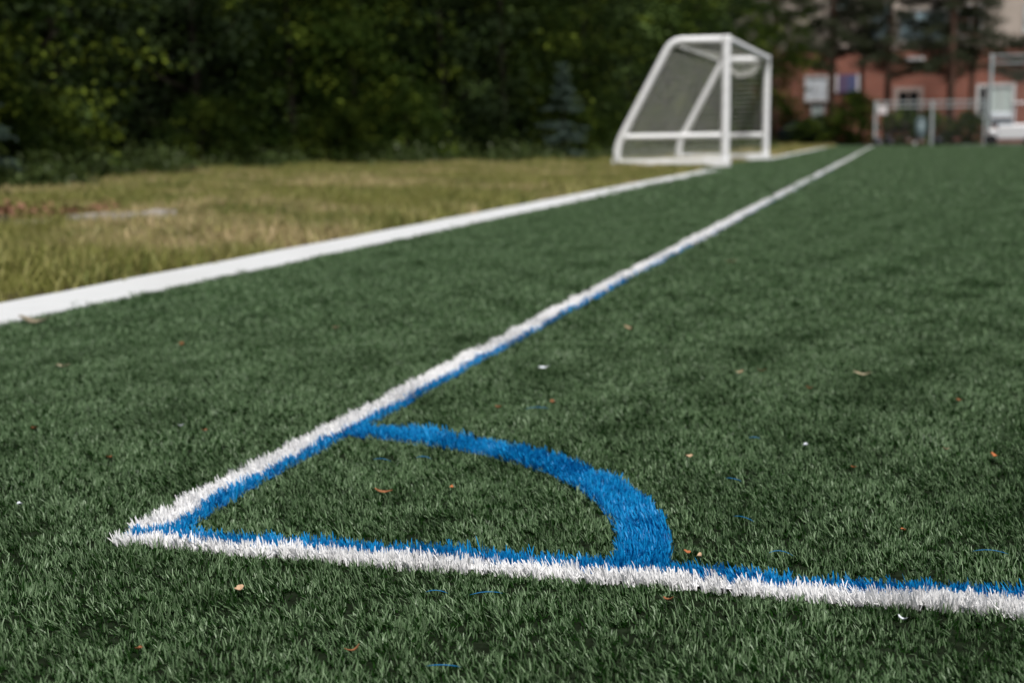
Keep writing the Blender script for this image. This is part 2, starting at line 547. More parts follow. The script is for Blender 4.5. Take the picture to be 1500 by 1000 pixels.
def nap(x, y):
    return np.pi + 0.75 * smooth_field(x, y, 3, 0.45) + 0.55 * smooth_field(x, y, 4, 0.12)

def turf_rot(x, y, seed, jit=0.45):
    r = np.random.default_rng(seed)
    n = len(x)
    rz = nap(x, y) + r.normal(0, jit, n)
    return np.stack([r.normal(0, 0.10, n), r.normal(0, 0.10, n) + 0.16 * smooth_field(x, y, 8, 0.2), rz], 1)

def turf_scale(x, y, seed, v=0.12):
    r = np.random.default_rng(seed)
    s = 1 + r.normal(0, v, len(x)) + 0.13 * smooth_field(x, y, 9, 0.14)
    s = np.clip(s, 0.5, 1.6)
    return np.stack([s, s, s], 1)

def protos(name, m, n, radius, length, width, lean, spread, curve=0.5, twist=0.6, thatch=None, count=12):
    return proto_collection(name, [blade_tuft(f'{name}_{i}', m, n, radius, length, width, lean, spread, 100 + i * 7, curve, twist, thatch) for i in range(count)])

near_kw = dict(n=5, radius=0.0045, length=0.0128, width=0.0014, lean=0.42, spread=0.8, curve=0.4, twist=0.5, thatch=(10, 0.009, 0.0088, 0.0017, M['thatch']))
line_kw = dict(n=7, radius=0.004, length=0.0188, width=0.0019, lean=0.34, spread=1.0, curve=0.5, twist=0.7)
mid_kw = dict(thatch=(16, 0.040, 0.0115, 0.0030, M['thatch']), n=22, radius=0.035, length=0.0160, width=0.0026, lean=0.46, spread=1.1, curve=0.8, twist=1.2)
far_kw = dict(thatch=(14, 0.13, 0.0090, 0.0075, M['thatch']), n=80, radius=0.13, length=0.0185, width=0.0075, lean=0.45, spread=1.5, curve=0.8)

def on_turf(x, y):
    wavy = 0.010 * np.sin(y * 11) + 0.008 * np.sin(y * 29)
    e = np.where((y > 22.9) & (y < 34.0), -2.15, KX1 + 0.006)
    return (x > e + wavy) & (y < FIELD_END)

def split_lines(x, y):
    ms = line_masks(x, y)
    anym = np.zeros(len(x), bool)
    for m in ms:
        anym |= m
    return ms, anym

def add_turf(name, x, y, coll, seed, zs=0.0):
    n = len(x)
    o = scatter(name, np.stack([x, y, np.zeros(n)], 1), turf_rot(x, y, seed), turf_scale(x, y, seed + 1),
                np.random.default_rng(seed).integers(0, 12, n), coll)
    return o

x, y = view_points(1.05, 4.6, 9000, 1.0, 11)
k = on_turf(x, y)
x, y = x[k], y[k]
_, anym = split_lines(x, y)
x, y = x[~anym], y[~anym]
tag(add_turf('turf_grass', x, y, protos('turf_tuft', M['turf'], **near_kw), 21),
    'short dark green artificial grass of the near part of the pitch', 'grass', kind='stuff')
x, y = view_points(4.6, 13, 1100, 1.1, 12)
k = on_turf(x, y)
x, y = x[k], y[k]
ms = line_masks(x, y, 0.018)
anym = ms[0] | ms[1] | ms[2] | ms[3] | ms[4]
x, y = x[~anym], y[~anym]
tag(add_turf('turf_grass', x, y, protos('turf_clump', M['turf'], **mid_kw), 22),
    'artificial grass of the middle of the pitch, blurred green', 'grass', kind='stuff')
x, y = view_points(13, 80, 85, 1.4, 13)
k = on_turf(x - 0.02, y)
x, y = x[k], y[k]
ms = line_masks(x, y, 0.06)
anym = ms[2] | ms[3]
x, y = x[~anym], y[~anym]
tag(add_turf('turf_grass', x, y, protos('turf_patch', M['turf'], **far_kw), 23),
    'smooth green artificial grass of the far end of the pitch', 'grass', kind='stuff')

def strip_sheet(name, m, f0, f1, ts, parent, z=0.004):
    mb = MB()
    vs = []
    for t in ts:
        a, b = f0(t), f1(t)
        vs += [(a[0], a[1], z), (b[0], b[1], z)]
    mb.add(vs, [(2 * i, 2 * i + 1, 2 * i + 3, 2 * i + 2) for i in range(len(ts) - 1)])
    return mb.build(name, m, parent)

def line_thing(name, label, fibre, base, which, xr, yr, sheet, far_y=None):
    """One painted-in line: its fibres are the object itself, the tinted backing its part."""
    r = np.random.default_rng(40 + which)
    d = 27000
    n = int((xr[1] - xr[0]) * (yr[1] - yr[0]) * d)
    x = r.uniform(*xr, n)
    y = r.uniform(*yr, n)
    k = line_masks(x, y)[which]
    if xr[1] > 1.5:
        k &= np.abs(x - CAMX) < 2.6
    x, y = x[k], y[k]
    c = protos(name + '_tuft', fibre, **line_kw)
    rot = turf_rot(x, y, 50 + which)
    o = scatter(name, np.stack([x, y, np.zeros(len(x))], 1), rot, turf_scale(x, y, 60 + which) * np.array([1, 1, 1.06]), r.integers(0, 12, len(x)), c)
    tag(o, label, 'pitch marking', kind='stuff')
    strip_sheet('backing', base, *sheet, o)
    if far_y:
        n2 = int((far_y[1] - far_y[0]) * 650)
        y = far_y[0] + (far_y[1] - far_y[0]) * r.random(n2) ** 1.5
        far = np.clip((y - 1) / 30, 0, 1) * 0.07
        wobt = 0.003 * np.sin(y * 5.3 + 2) + 0.003 * np.sin(y * 13) + 0.004 * np.sin(y * 1.1)
        if which == 2:
            x = wobt + 0.017 + r.uniform(0, 1, n2) * (WL + far - 0.017)
        else:
            x = wobt + WL + far + r.uniform(0, 1, n2) * blue_w(y)
        c2 = protos(name + '_clump', fibre, 10, 0.012 if which == 2 else 0.004, 0.0205 if which == 2 else 0.015, 0.0045 if which == 2 else 0.0025, 0.38, 0.95)
        s = scatter('fibres', np.stack([x, y, np.zeros(n2)], 1), turf_rot(x, y, 70 + which), turf_scale(x, y, 80 + which), r.integers(0, 12, n2), c2)
        s.parent = o
        s['kind'] = 'stuff'
    return o

xs_ = list(np.linspace(0, 30, 200))
ty = list(np.linspace(0.055, 6, 80)) + list(np.linspace(6.5, FIELD_END - 1, 120))
tw = lambda t: 0.003 * math.sin(t * 5.3 + 2) + 0.003 * math.sin(t * 13) + 0.004 * math.sin(t * 1.1)
gw = lambda t: 0.004 * math.sin(t * 9 + 1) + 0.003 * math.sin(t * 23)
fr = lambda t: min(max((t - 1) / 30, 0), 1) * 0.07
line_thing('white_goal_line', 'white fibre line crossing the near turf from the corner to the frame edge', M['white_fibre'], M['white_base'], 0,
           (-0.02, 3.9), (-0.07, 0.03), (lambda t: (t + 0.020, -0.010 - 0.017 * t + gw(t)), lambda t: (t + 0.020, -0.005 + gw(t)), xs_))
line_thing('blue_goal_line', 'thin blue fibre line just behind the near white line', M['blue_fibre'], M['blue_base'], 1,
           (-0.02, 3.9), (-0.02, 0.07), (lambda t: (t + 0.024, -0.001 + gw(t)), lambda t: (t + 0.024, 0.024 + gw(t)), xs_))
line_thing('white_touchline', 'long white line running from the corner away past the goal', M['white_fibre'], M['white_base'], 2,
           (-0.04, 0.12), (0.02, 6.0), (lambda t: (tw(t) + 0.017, t), lambda t: (WL + fr(t) + tw(t), t), ty), (6.0, FIELD_END - 1))
line_thing('blue_touchline', 'thin blue line along the inner side of the long white line', M['blue_fibre'], M['blue_base'], 3,
           (-0.0, 0.16), (0.01, 6.0), (lambda t: (WL + fr(t) + tw(t) + 0.002, t), lambda t: (WL + fr(t) + float(blue_w(t)) + tw(t), t), ty), (6.0, 24.0))
aa = list(np.linspace(0.035, math.pi / 2 - 0.10, 60))
aw = lambda t: 0.003 * math.sin(t * 9)
line_thing('corner_arc', 'wide blue quarter circle arc set into the turf at the corner', M['blue_fibre'], M['blue_base'], 4,
           (0.03, 0.92), (0.01, 0.92), (lambda t: ((ARC_R0 + aw(t)) * math.cos(t), (ARC_R0 + aw(t)) * math.sin(t) + 0.02), lambda t: ((ARC_R1 + aw(t) * .6) * math.cos(t), (ARC_R1 + aw(t) * .6) * math.sin(t) + 0.02), aa))

# ------------------------------------------------------------------ grass verge
edge_x = [-9.3, -9.6, -13.0, -11.3, -9.7, -6.7, -6.1, -5.8, -5.6]
def on_verge(x, y):
    e = np.interp(y, ys, edge_x)
    right = np.where((y > 22.9) & (y < 34.0), -2.2, KX0 - 0.075)
    right = np.where(y > 67, -1.95, right)
    return (x > e) & (x < right) & (y < 79)
vcoll = proto_collection('verge_tuft', [blade_tuft(f'verge_tuft_{i}', M['verge'], 26, 0.09, 0.085, 0.006, 0.45, 3.0, 300 + i) for i in range(8)])
px, py = [], []
for (a, b, d, s) in ((3, 13, 130, 31), (13, 30, 60, 32), (30, 82, 25, 33)):
    x, y = view_points(a, b, d, 1.4, s)
    k = on_verge(x, y)
    px.append(x[k]); py.append(y[k])
x, y = np.concatenate(px), np.concatenate(py)
r = np.random.default_rng(5)
n = len(x)
s = np.clip(1 + 0.35 * smooth_field(x, y, 15, 1.3) + r.normal(0, 0.2, n), 0.35, 1.9)
dist = np.clip(y / 30, 0, 1)
s = s * (1 + 0.9 * np.exp(-np.maximum(x - np.interp(y, ys, edge_x), 0) / 0.7))
sx = s * (1 + dist * 0.6)
o = scatter('verge_grass', np.stack([x, y, np.full(n, -0.012)], 1), np.stack([r.normal(0, .1, n), r.normal(0, .1, n), r.random(n) * 6.28], 1),
            np.stack([sx, sx, s], 1), r.integers(0, 8, n), vcoll)
tag(o, 'yellowing rough grass between the white kerb and the trees', 'grass', kind='stuff')

# ------------------------------------------------------------------ foliage
def leaf_quads(c, r, L, W, up_bias=0.35, out=None, droop=0.3):
    """Diamond leaves at centres c (N,3)."""
    n = len(c)
    u = r.normal(0, 1, (n, 3))
    u[:, 2] -= droop * 1.5
    if out is not None:
        u += out * 1.2
    u /= np.linalg.norm(u, axis=1)[:, None]
    nn = r.normal(0, 1, (n, 3))
    nn[:, 2] += up_bias * 3
    s = np.cross(u, nn)
    s /= np.linalg.norm(s, axis=1)[:, None] + 1e-9
    l = (L * r.uniform(0.6, 1.3, n))[:, None]
    ww = (W * r.uniform(0.6, 1.3, n))[:, None]
    fold = np.cross(s, u) * ww * 0.25
    return np.stack([c - u * l * 0.5, c + s * ww * 0.5 + fold, c + u * l * 0.5, c - s * ww * 0.5 + fold], 1)

def crown_mesh(name, m, seed, H, R, z0, n_cl, n_leaf, L, W, shape='round', cl=0.34):
    r = np.random.default_rng(seed)
    u = r.random(n_cl)
    z = z0 + (H - z0) * u
    th = r.random(n_cl) * 2 * np.pi
    if shape == 'round':
        prof = np.sqrt(np.clip(1 - ((u - 0.42) / 0.62) ** 2, 0.05, 1))
    elif shape == 'cone':
        prof = (1 - u) * 0.95 + 0.05
    else:
        prof = np.ones(n_cl)
    lump = 1 + 0.22 * np.sin(3 * th + seed) * np.sin(2.3 * z + seed) + 0.14 * np.sin(5 * th + 2.9 * z) + r.normal(0, 0.08, n_cl)
    rad = R * prof * lump * np.sqrt(r.uniform(0.12, 1.0, n_cl))
    cc = np.stack([rad * np.cos(th), rad * np.sin(th), z], 1)
    outd = np.stack([np.cos(th), np.sin(th), np.full(n_cl, -0.15)], 1)
    size = cl * r.uniform(0.5, 1.35, n_cl)
    spray = np.sin(2.7 * th + seed * 1.3) * np.sin(1.9 * z + seed) + 0.5 * np.sin(5.1 * th - 3.1 * z + seed)
    lit_tint = np.where(spray + r.normal(0, 0.3, n_cl) > 0.50, r.uniform(0.40, 1.0, n_cl), r.uniform(0, 0.15, n_cl)) * np.clip(rad / (R * prof + 1e-6), 0, 1)  # painted per spray: lit outer clumps, darker inside, plus yellower young leaves
    cnt = np.repeat(np.arange(n_cl), n_leaf)
    N = len(cnt)
    t = r.uniform(-1, 1, N)
    off = outd[cnt] * (t * size[cnt] * 1.1)[:, None] + r.normal(0, 1, (N, 3)) * (size[cnt] * 0.36)[:, None]
    off[:, 2] -= 0.25 * size[cnt] * t ** 2
    c = cc[cnt] + off
    c[:, 2] = np.maximum(c[:, 2], 0.03)
    V = leaf_quads(c, r, L, W, 0.35, outd[cnt])
    V[:, :, 2] = np.maximum(V[:, :, 2], 0.01)
    tt = np.clip(lit_tint[cnt] + r.normal(0, 0.08, N), 0, 1)
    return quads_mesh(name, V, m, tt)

def spruce_mesh(name, m, seed, H, R, z0, whorls, per, L=0.10, W=0.02, droop=0.25):
    r = np.random.default_rng(seed)
    C, D = [], []
    for i in range(whorls):
        u = i / (whorls - 1)
        z = z0 + (H - z0) * u + 0.05 * math.sin(i * 7.3)
        ln = R * (1 - u) ** 0.8 + 0.06
        for k in range(per):
            th = r.random() * 6.283
            l = ln * r.uniform(0.6, 1.15)
            z += r.normal(0, 0.05)
            n = int(28 + 90 * l / max(R, .01))
            t = r.random(n) ** 0.8
            w_ = 0.10 * R * (1 - t * 0.6)
            x_ = t * l
            c = np.stack([x_ * math.cos(th), x_ * math.sin(th), z - droop * x_ + 0.12 * x_ * t], 1) + r.normal(0, 1, (n, 3)) * w_[:, None] * np.array([1, 1, 0.35])
            C.append(c)
            D.append(np.repeat([[math.cos(th), math.sin(th), -0.2]], n, 0))
    C, D = np.concatenate(C), np.concatenate(D)
    C[:, 2] = np.maximum(C[:, 2], 0.04)
    return quads_mesh(name, leaf_quads(C, r, L, W, 0.2, D, 0.1), m)

def trunk_mesh(name, m, H, r0, seed, limbs=5, lz=0.5, lean=0.15):
    q = random.Random(seed)
    mb = MB()
    pts, p = [], Vector((0, 0, -0.06))
    n = 7
    dx, dy = q.uniform(-lean, lean), q.uniform(-lean, lean)
    for i in range(n + 1):
        t = i / n
        pts.append((dx * t * H * .25 + q.uniform(-.03, .03) * (i > 0), dy * t * H * .25 + q.uniform(-.03, .03) * (i > 0), -0.06 + t * H * 0.92))
    rs = [r0 * (1.25 if i == 0 else 1 - 0.85 * i / n) for i in range(n + 1)]
    mb.tube(pts, rs, 9)
    for k in range(limbs):
        t = lz + (0.92 - lz) * k / max(1, limbs - 1)
        i = min(int(t * n), n - 1)
        a = Vector(pts[i])
        th = q.random() * 6.28
        l = H * q.uniform(0.16, 0.28)
        e = a + Vector((math.cos(th) * l, math.sin(th) * l, l * q.uniform(0.3, 0.8)))
        mid = (a + e) / 2 + Vector((0, 0, -0.08 * l))
        mb.tube([a, mid, e], [rs[i] * 0.45, rs[i] * 0.3, rs[i] * 0.1], 6)
    return mb.mesh(name, m, True)

CROWN = {
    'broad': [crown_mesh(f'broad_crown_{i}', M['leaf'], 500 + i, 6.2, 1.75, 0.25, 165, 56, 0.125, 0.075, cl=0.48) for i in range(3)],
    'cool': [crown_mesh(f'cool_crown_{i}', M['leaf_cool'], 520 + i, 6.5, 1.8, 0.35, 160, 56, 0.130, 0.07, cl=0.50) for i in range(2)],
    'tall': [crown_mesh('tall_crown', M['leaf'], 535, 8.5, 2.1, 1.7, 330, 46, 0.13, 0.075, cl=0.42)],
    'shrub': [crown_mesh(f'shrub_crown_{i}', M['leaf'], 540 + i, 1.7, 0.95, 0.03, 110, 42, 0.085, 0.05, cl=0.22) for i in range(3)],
}
TRUNK = {
    'broad': [trunk_mesh(f'broad_trunk_{i}', M['bark'], 5.6, 0.11, 600 + i, 7, 0.2) for i in range(2)],
    'cool': [trunk_mesh(f'cool_trunk_{i}', M['bark'], 5.8, 0.12, 610 + i, 7, 0.2) for i in range(2)],
    'tall': [trunk_mesh(f'tall_trunk_{i}', M['bark'], 7.5, 0.15, 615 + i, 7, 0.3) for i in range(2)],
    'shrub': [trunk_mesh(f'shrub_stem_{i}', M['bark'], 1.3, 0.03, 620 + i, 6, 0.1, 0.3) for i in range(2)],
}
_cnt = {'tall': 0, 'broad': 0, 'cool': 0, 'shrub': 0}
def tree(kind, x, y, sc, label, name=None, cat=None, group=None):
    i = _cnt[kind]
    _cnt[kind] += 1
    nm = name or {'tall': 'broadleaf_tree', 'broad': 'broadleaf_tree', 'cool': 'broadleaf_tree', 'shrub': 'shrub'}[kind]
    t = empty(nm, (x, y, -0.02), (i * 2.399 + 0.4) % 6.283, label, cat or {'shrub': 'shrub'}.get(kind, 'tree'), group)
    t.scale = (sc, sc, sc * (1 + 0.12 * math.sin(i * 1.7)))
    link('trunk' if kind != 'shrub' else 'stem', TRUNK[kind][i % 2], t)
    cr = CROWN[kind]
    link('crown' if kind != 'shrub' else 'foliage', cr[i % len(cr)], t)
    return t

TREES = [
    ('broad', -11.2, 9.6, 1.00, 'broadleaf tree outside the left end of the wood edge'),
    ('cool', -10.9, 12.6, 1.05, 'blue green leafy tree at the near left end of the wood'),
    ('broad', -11.6, 14.8, 0.95, 'yellow tipped broadleaf tree next to the near left end of the wood'),
    ('broad', -12.3, 17.4, 1.05, 'broadleaf tree with bright leaf tips beside the deep dark gap'),
    ('cool', -16.0, 23.2, 1.15, 'shaded broadleaf tree at the back of the dark gap'),
    ('cool', -12.9, 25.4, 1.10, 'grey green leafy tree right after the dark gap'),
    ('broad', -11.4, 26.9, 1.00, 'broadleaf tree with yellow green sprays above the tan dry grass'),
    ('broad', -11.0, 29.6, 1.15, 'dense green tree midway along the wood edge'),
    ('cool', -9.5, 31.8, 1.05, 'darker leafy tree standing behind the small blue spruce'),
    ('broad', -8.6, 33.9, 1.10, 'leafy tree between the small blue spruce and the goal'),
    ('broad', -7.9, 37.4, 1.10, 'bushy tree seen through the net of the goal'),
    ('cool', -8.1, 41.5, 1.15, 'green tree behind the slanting rear bar of the goal'),
    ('broad', -7.6, 46.0, 1.20, 'bright yellow green tree rising above the goal crossbar'),
    ('broad', -7.2, 52.0, 1.25, 'yellow green tree seen just over the far goal post'),
    ('cool', -7.0, 59.0, 1.25, 'dark tree at the far end of the wood, right of the goal'),
    ('broad', -6.9, 67.0, 1.20, 'dark broadleaf tree near the far end of the wood'),
    ('tall', -5.9, 76.5, 1.25, 'tall broadleaf tree with a lifted crown over the parked car'),
    ('tall', -7.6, 72.5, 1.25, 'last big tree of the wood, behind the far goal post'),
]
for k, x, y, s, lb in TREES:
    tree(k, x, y, s, lb, group='trees along the edge of the wood')
SHRUBS = [
    (-9.1, 11.6, 0.75, 'low green shrub at the left end of the wood, above the leaf litter'),
    (-10.3, 14.0, 0.85, 'shrub spilling onto the grass behind the weathered plank'),
    (-11.2, 16.6, 0.8, 'round shrub in front of the bright tipped tree'),
    (-11.9, 24.0, 0.95, 'dark shrub at the foot of the trees after the dark gap'),
    (-10.3, 26.6, 0.8, 'small shrub over the tan dry grass midway'),
    (-9.5, 28.8, 1.0, 'leafy shrub low on the wood edge, left of the blue spruce'),
    (-7.0, 35.4, 0.9, 'low shrub behind the rear ground bar of the goal'),
    (-6.4, 41.0, 1.0, 'low dark shrub visible through the goal net'),
    (-6.0, 50.0, 1.1, 'low shrub visible between the two goal posts'),
]
for x, y, s, lb in SHRUBS:
    tree('shrub', x, y, s, lb, group='shrubs along the edge of the wood')

# the wood behind the first row
wcl = []
for i in range(5):
    r = np.random.default_rng(700 + i)
    c = r.normal(0, 0.42, (70, 3))
    wcl.append(quads_mesh(f'wood_cluster_{i}', leaf_quads(c, r, 0.24, 0.14, 0.3), M['wood_leaf']))
wcoll = proto_collection('wood_cluster', wcl)
r = np.random.default_rng(71)
N = 7500
wy = r.uniform(5, 84, N)
wx = np.interp(wy, ys, edge_x) - 3.4 - 8.0 * r.random(N) ** 1.3
wz = 0.2 + 8.3 * r.random(N)
s = r.uniform(0.7, 1.4, N)
o = scatter('woodland', np.stack([wx, wy, wz], 1), r.random((N, 3)) * 6.28, np.stack([s, s, s], 1), r.integers(0, 5, N), wcoll)
tag(o, 'dark shaded wood filling the space behind the front trees', 'woodland', kind='stuff')
mb = MB()
for i in range(36):
    yy = 7 + 74 * i / 35 + random.uniform(-1, 1)
    xx = float(np.interp(yy, ys, edge_x)) - 3 - random.random() * 5
    mb.tube([(xx, yy, -0.05), (xx + random.uniform(-.2, .2), yy, 3.5), (xx + random.uniform(-.4, .4), yy, 7.5)], [0.15, 0.11, 0.05], 7)
tk = mb.build('trunks', M['bark'], o, True)
tk['kind'] = 'stuff'

# weeds at the foot of the trees
wd = proto_collection('weed', [quads_mesh(f'weed_{i}', leaf_quads(np.abs(np.random.default_rng(800 + i).normal(0, 1, (26, 3))) * np.array([.13, .13, .14]) * np.array([(-1) ** i, 1, 1]), np.random.default_rng(810 + i), 0.10, 0.045, .3), M['weeds']) for i in range(6)])
r = np.random.default_rng(72)
N = 2600
wy = 8 + 60 * r.random(N) ** 1.6
wx = np.interp(wy, ys, edge_x) + 1.3 - np.abs(r.normal(0, 1.0, N)) + 0.5 * smooth_field(wy, wy * 0, 44, 4)
s = r.uniform(0.6, 1.5, N)
o = scatter('undergrowth', np.stack([wx, wy, np.zeros(N)], 1), np.stack([np.zeros(N), np.zeros(N), r.random(N) * 6.28], 1), np.stack([s, s, s], 1), r.integers(0, 6, N), wd)
tag(o, 'green weeds fringing the foot of the wood', 'undergrowth', kind='stuff')

def spruce(x, y, H, R, label, seed):
    t = empty('spruce_tree', (x, y, -0.02), seed, label, 'spruce tree')
    link('trunk', trunk_mesh('spruce_trunk', M['bark'], H, 0.05, seed, 0), t)
    link('crown', spruce_mesh('spruce_crown', M['spruce'], seed, H, R, 0.12, 12, 7, 0.11, 0.020), t)
spruce(-6.75, 32.6, 2.35, 0.85, 'small blue grey spruce standing on the grass left of the goal', 5)
spruce(-9.75, 12.9, 1.9, 0.9, 'blue green spruce with drooping boughs at the near left end of the wood', 9)

# leaf litter, plank, stone on the verge
lit = proto_collection('litter_leaf', [quads_mesh(f'litter_{i}', leaf_quads(np.random.default_rng(830 + i).normal(0, 1, (16, 3)) * np.array([.10, .10, .015]), np.random.default_rng(840 + i), 0.085, 0.05, 1.2), M['rusty']) for i in range(5)])
r = np.random.default_rng(73)
N = 75
lx = -5.75 + r.normal(0, 0.42, N)
ly = 8.0 + r.normal(0, 0.35, N) + 0.2 * (lx + 5.75)
o = scatter('leaf_litter', np.stack([lx, ly, np.full(N, 0.02)], 1), np.stack([r.normal(0, .2, N), r.normal(0, .2, N), r.random(N) * 6.28], 1), np.ones((N, 3)), r.integers(0, 5, N), lit)
tag(o, 'heap of rust brown dry leaves at the left edge of the grass', 'leaf litter', kind='stuff')

def plank(name, a, b, wd_, th, m, label, cat, seed):
    q = random.Random(seed)
    a, b = Vector(a), Vector(b)
    d = (b - a)
    L = d.length
    mb = MB()
    n = 8
    vs = []
    for i in range(n + 1):
        t = i / n
        wob = q.uniform(-.1, .1) * wd_
        h = th * (1 + q.uniform(-.12, .12))
        ww = wd_ * (1 + q.uniform(-.1, .1)) * (0.75 if i in (0, n) else 1)
        vs += [(t * L, -ww / 2 + wob, 0), (t * L, ww / 2 + wob, 0), (t * L, ww * .38 + wob, h), (t * L, -ww * .38 + wob, h)]
    fs = [(0, 1, 2, 3), (n * 4 + 3, n * 4 + 2, n * 4 + 1, n * 4)]
    for i in range(n):
        for k in range(4):
            fs.append((i * 4 + k, i * 4 + (k + 1) % 4, i * 4 + 4 + (k + 1) % 4, i * 4 + 4 + k))
    mb.add(vs, fs)
    o = mb.build(name, m)
    o.location = a
    o.rotation_euler = (0, -math.asin(d.z / L), math.atan2(d.y, d.x))
    return tag(o, label, cat)
plank('wooden_plank', (-4.39, 6.88, 0.02), (-3.98, 7.62, 0.03), 0.13, 0.075, M['plank'], 'short pale weathered plank lying on the yellow grass', 'plank', 1)
plank('stick', (-4.85, 6.75, 0.02), (-4.35, 7.0, 0.03), 0.05, 0.04, M['plank'], 'thin grey stick trailing off the left end of the weathered plank', 'stick', 2)
plank('wooden_edging', (-5.4, 6.40, 0.0), (-4.75, 6.72, 0.01), 0.10, 0.10, M['darkwood'], 'dark damp board below the heap of dry leaves', 'board', 3)

# ------------------------------------------------------------------ the goal
GR = -0.017
goal = empty('football_goal', (-1.93, 25.2, 0), GR, 'white portable football goal with net standing at the kerb', 'goal')
H, GW = 2.37, 7.32
def arcp(p0, c, p1, n=6):
    p0, c, p1 = Vector(p0), Vector(c), Vector(p1)
    return [(p0 * (1 - t) ** 2 + c * 2 * t * (1 - t) + p1 * t ** 2) for t in [i / n for i in range(n + 1)]]
PR = 0.082
for yy in (0, GW):
    MB().tube([(0, yy, 0.0), (0, yy, H + PR * .9)], PR, 14).build('post', M['steel'], goal, True)
MB().tube([(0, PR, H), (0, GW - PR, H)], PR, 14).build('crossbar', M['steel'], goal, True)
for yy in (0, GW):
    pts = [(-PR, yy, H)] + arcp((-0.82, yy, H), (-1.02, yy, H), (-1.12, yy, H - 0.19)) + arcp((-1.96, yy, 0.62), (-2.06, yy, 0.42), (-2.07, yy, 0.25)) + [(-2.07, yy, 0.03)]
    MB().tube(pts, 0.075, 14).build('side_frame', M['steel'], goal, True)
    MB().tube([(-PR, yy, 0.60), (-1.93, yy, 0.585)], 0.056, 12).build('brace', M['steel'], goal, True)
    MB().box(-2.16, -0.47, yy - 0.06, yy + 0.06, 0.0, 0.165).build('ground_bar', M['steel'], goal, bevel=0.012)
    MB().box(-0.46, 0.10, yy - 0.11, yy + 0.11, 0.0, 0.17).build('foot', M['steel'], goal, bevel=0.012)
MB().tube([(-2.07, 0.07, 0.055), (-2.07, GW - 0.07, 0.055)], 0.05, 10).build('rear_ground_bar', M['steel'], goal, True)
MB().tube([(-1.0, 0.04, H - 0.06), (-1.0, GW - 0.04, H - 0.06)], 0.026, 10).build('rear_top_bar', M['steel'], goal, True)

def prof_x(z):           # rear line of the side frame at height z
    return float(np.interp(z, [0.05, 0.25, 0.62, H - 0.19, H], [-2.06, -2.06, -1.94, -1.10, -0.9]))
def net_panels():
    mb = MB()
    cr, sp = 0.0026, 0.11
    q = random.Random(4)
    def cord(pts, r_=0.0016):
        mb.tube(pts, r_, 3, False)
    for yy in (0, GW):
        inw = 0.10 if yy == 0 else -0.10
        z = 0.12
        while z < H:
            x1 = prof_x(z)
            cord([(0, yy, z), (x1 * .5, yy + inw * math.sin(z), z - 0.02), (x1, yy, z - 0.02)], 0.0050)
            z += sp
        x = -0.1
        while x > -2.04:
            zt = float(np.interp(x, [-2.06, -1.94, -1.10, -0.9, 0], [0.3, 0.62, H - 0.19, H, H]))
            cord([(x, yy, 0.05), (x, yy + inw * math.sin(zt / 2), zt * .5), (x, yy, zt)], 0.0022)
            x -= sp
    y = 0.05
    zs = [H - 0.02, 1.9, 1.3, 0.62, 0.05]
    while y < GW:
        cord([(0, y, H)] + [(-0.5, y, H - 0.10 - 0.03 * math.sin(y))] + [(-0.98, y, H - 0.06)] + [(prof_x(z) + 0.015 * math.sin(y * 2 + z), y, z) for z in zs[1:]])
        y += 0.20
    z = 0.10
    while z < H - 0.1:
        cord([(prof_x(z) + 0.015 * math.sin(t * 2 + z), t, z) for t in np.linspace(0, GW, 9)])
        z += 0.17
    for x in np.arange(-0.9, -0.05, sp):
        cord([(x, t, H - 0.10 * math.sin(math.pi * min(1, -x)) - 0.02) for t in np.linspace(0, GW, 5)])
    return mb
nt_ = net_panels().build('net', M['net'], goal)
nt_['kind'] = 'stuff'
# the slack of the net, gathered in folds under the far end of the roof
mb = MB()
q = random.Random(8)
for k in range(18):
    a = k / 17
    y0 = GW - 0.1 - 0.9 * a
    mb.tube([(-0.04, y0, H - 0.05), (-0.25, y0, H - 0.24 - 0.12 * math.sin(a * 3.1)), (-0.60, y0 - .05, H - 0.34 - 0.1 * math.sin(a * 3.1)), (-0.95, y0, H - 0.10)], 0.0035, 3, False)
for k in range(9):
    x = -0.1 - 0.1 * k
    mb.tube([(x, GW - 0.05, H - 0.06), (x, GW - 0.5, H - 0.40 * math.sin(-x * 3.1)), (x, GW - 1.05, H - 0.06)], 0.0035, 3, False)
nf = mb.build('net_fold', M['net'], goal)
nf['kind'] = 'stuff'

# ------------------------------------------------------------------ far end: fences
def chain_fence(name, x0, x1, y, Ht, post_x, label, second_rail=None, pr=0.05):
    t = empty(name, (x0, y, 0), 0, label, 'fence')
    for p in post_x:
        MB().tube([(p - x0, 0, -0.05), (p - x0, 0, Ht + 0.06)], pr, 9).build('post', M['galv'], t, True)
    MB().tube([(0, 0, Ht), (x1 - x0, 0, Ht)], 0.032, 8).build('top_rail', M['galv'], t, True)
    if second_rail:
        MB().tube([(0, -0.02, second_rail), (x1 - x0, -0.02, second_rail)], 0.03, 8).build('rail', M['galv'], t, True)
    mb = MB()
    W = x1 - x0
    s = 0.11
    d = -Ht
    while d < W:
        a0, a1 = max(0, d), min(W, d + Ht)
        mb.tube([(a0, 0.02, 0.06 + (a0 - d)), (a1, 0.02, 0.06 + (a1 - d) * 0.97)], 0.0020, 3, False)
        mb.tube([(a0, 0.03, Ht - (a0 - d)), (a1, 0.03, Ht - (a1 - d) * 0.97)], 0.0020, 3, False)
        d += s
    m = mb.build('wire_mesh', M['wire'], t)
    m['kind'] = 'stuff'
    return t
chain_fence('chain_link_fence', 0.13, 5.66, 76.0, 2.25, [0.13, 2.98, 5.6], 'low grey chain link fence in front of the brick building', 1.97, 0.075)
chain_fence('backstop_fence', 5.72, 15, 74.2, 4.42, [5.72, 8.8, 11.9, 15.0], 'tall grey chain link backstop beyond the pitch', 4.05, 0.085)

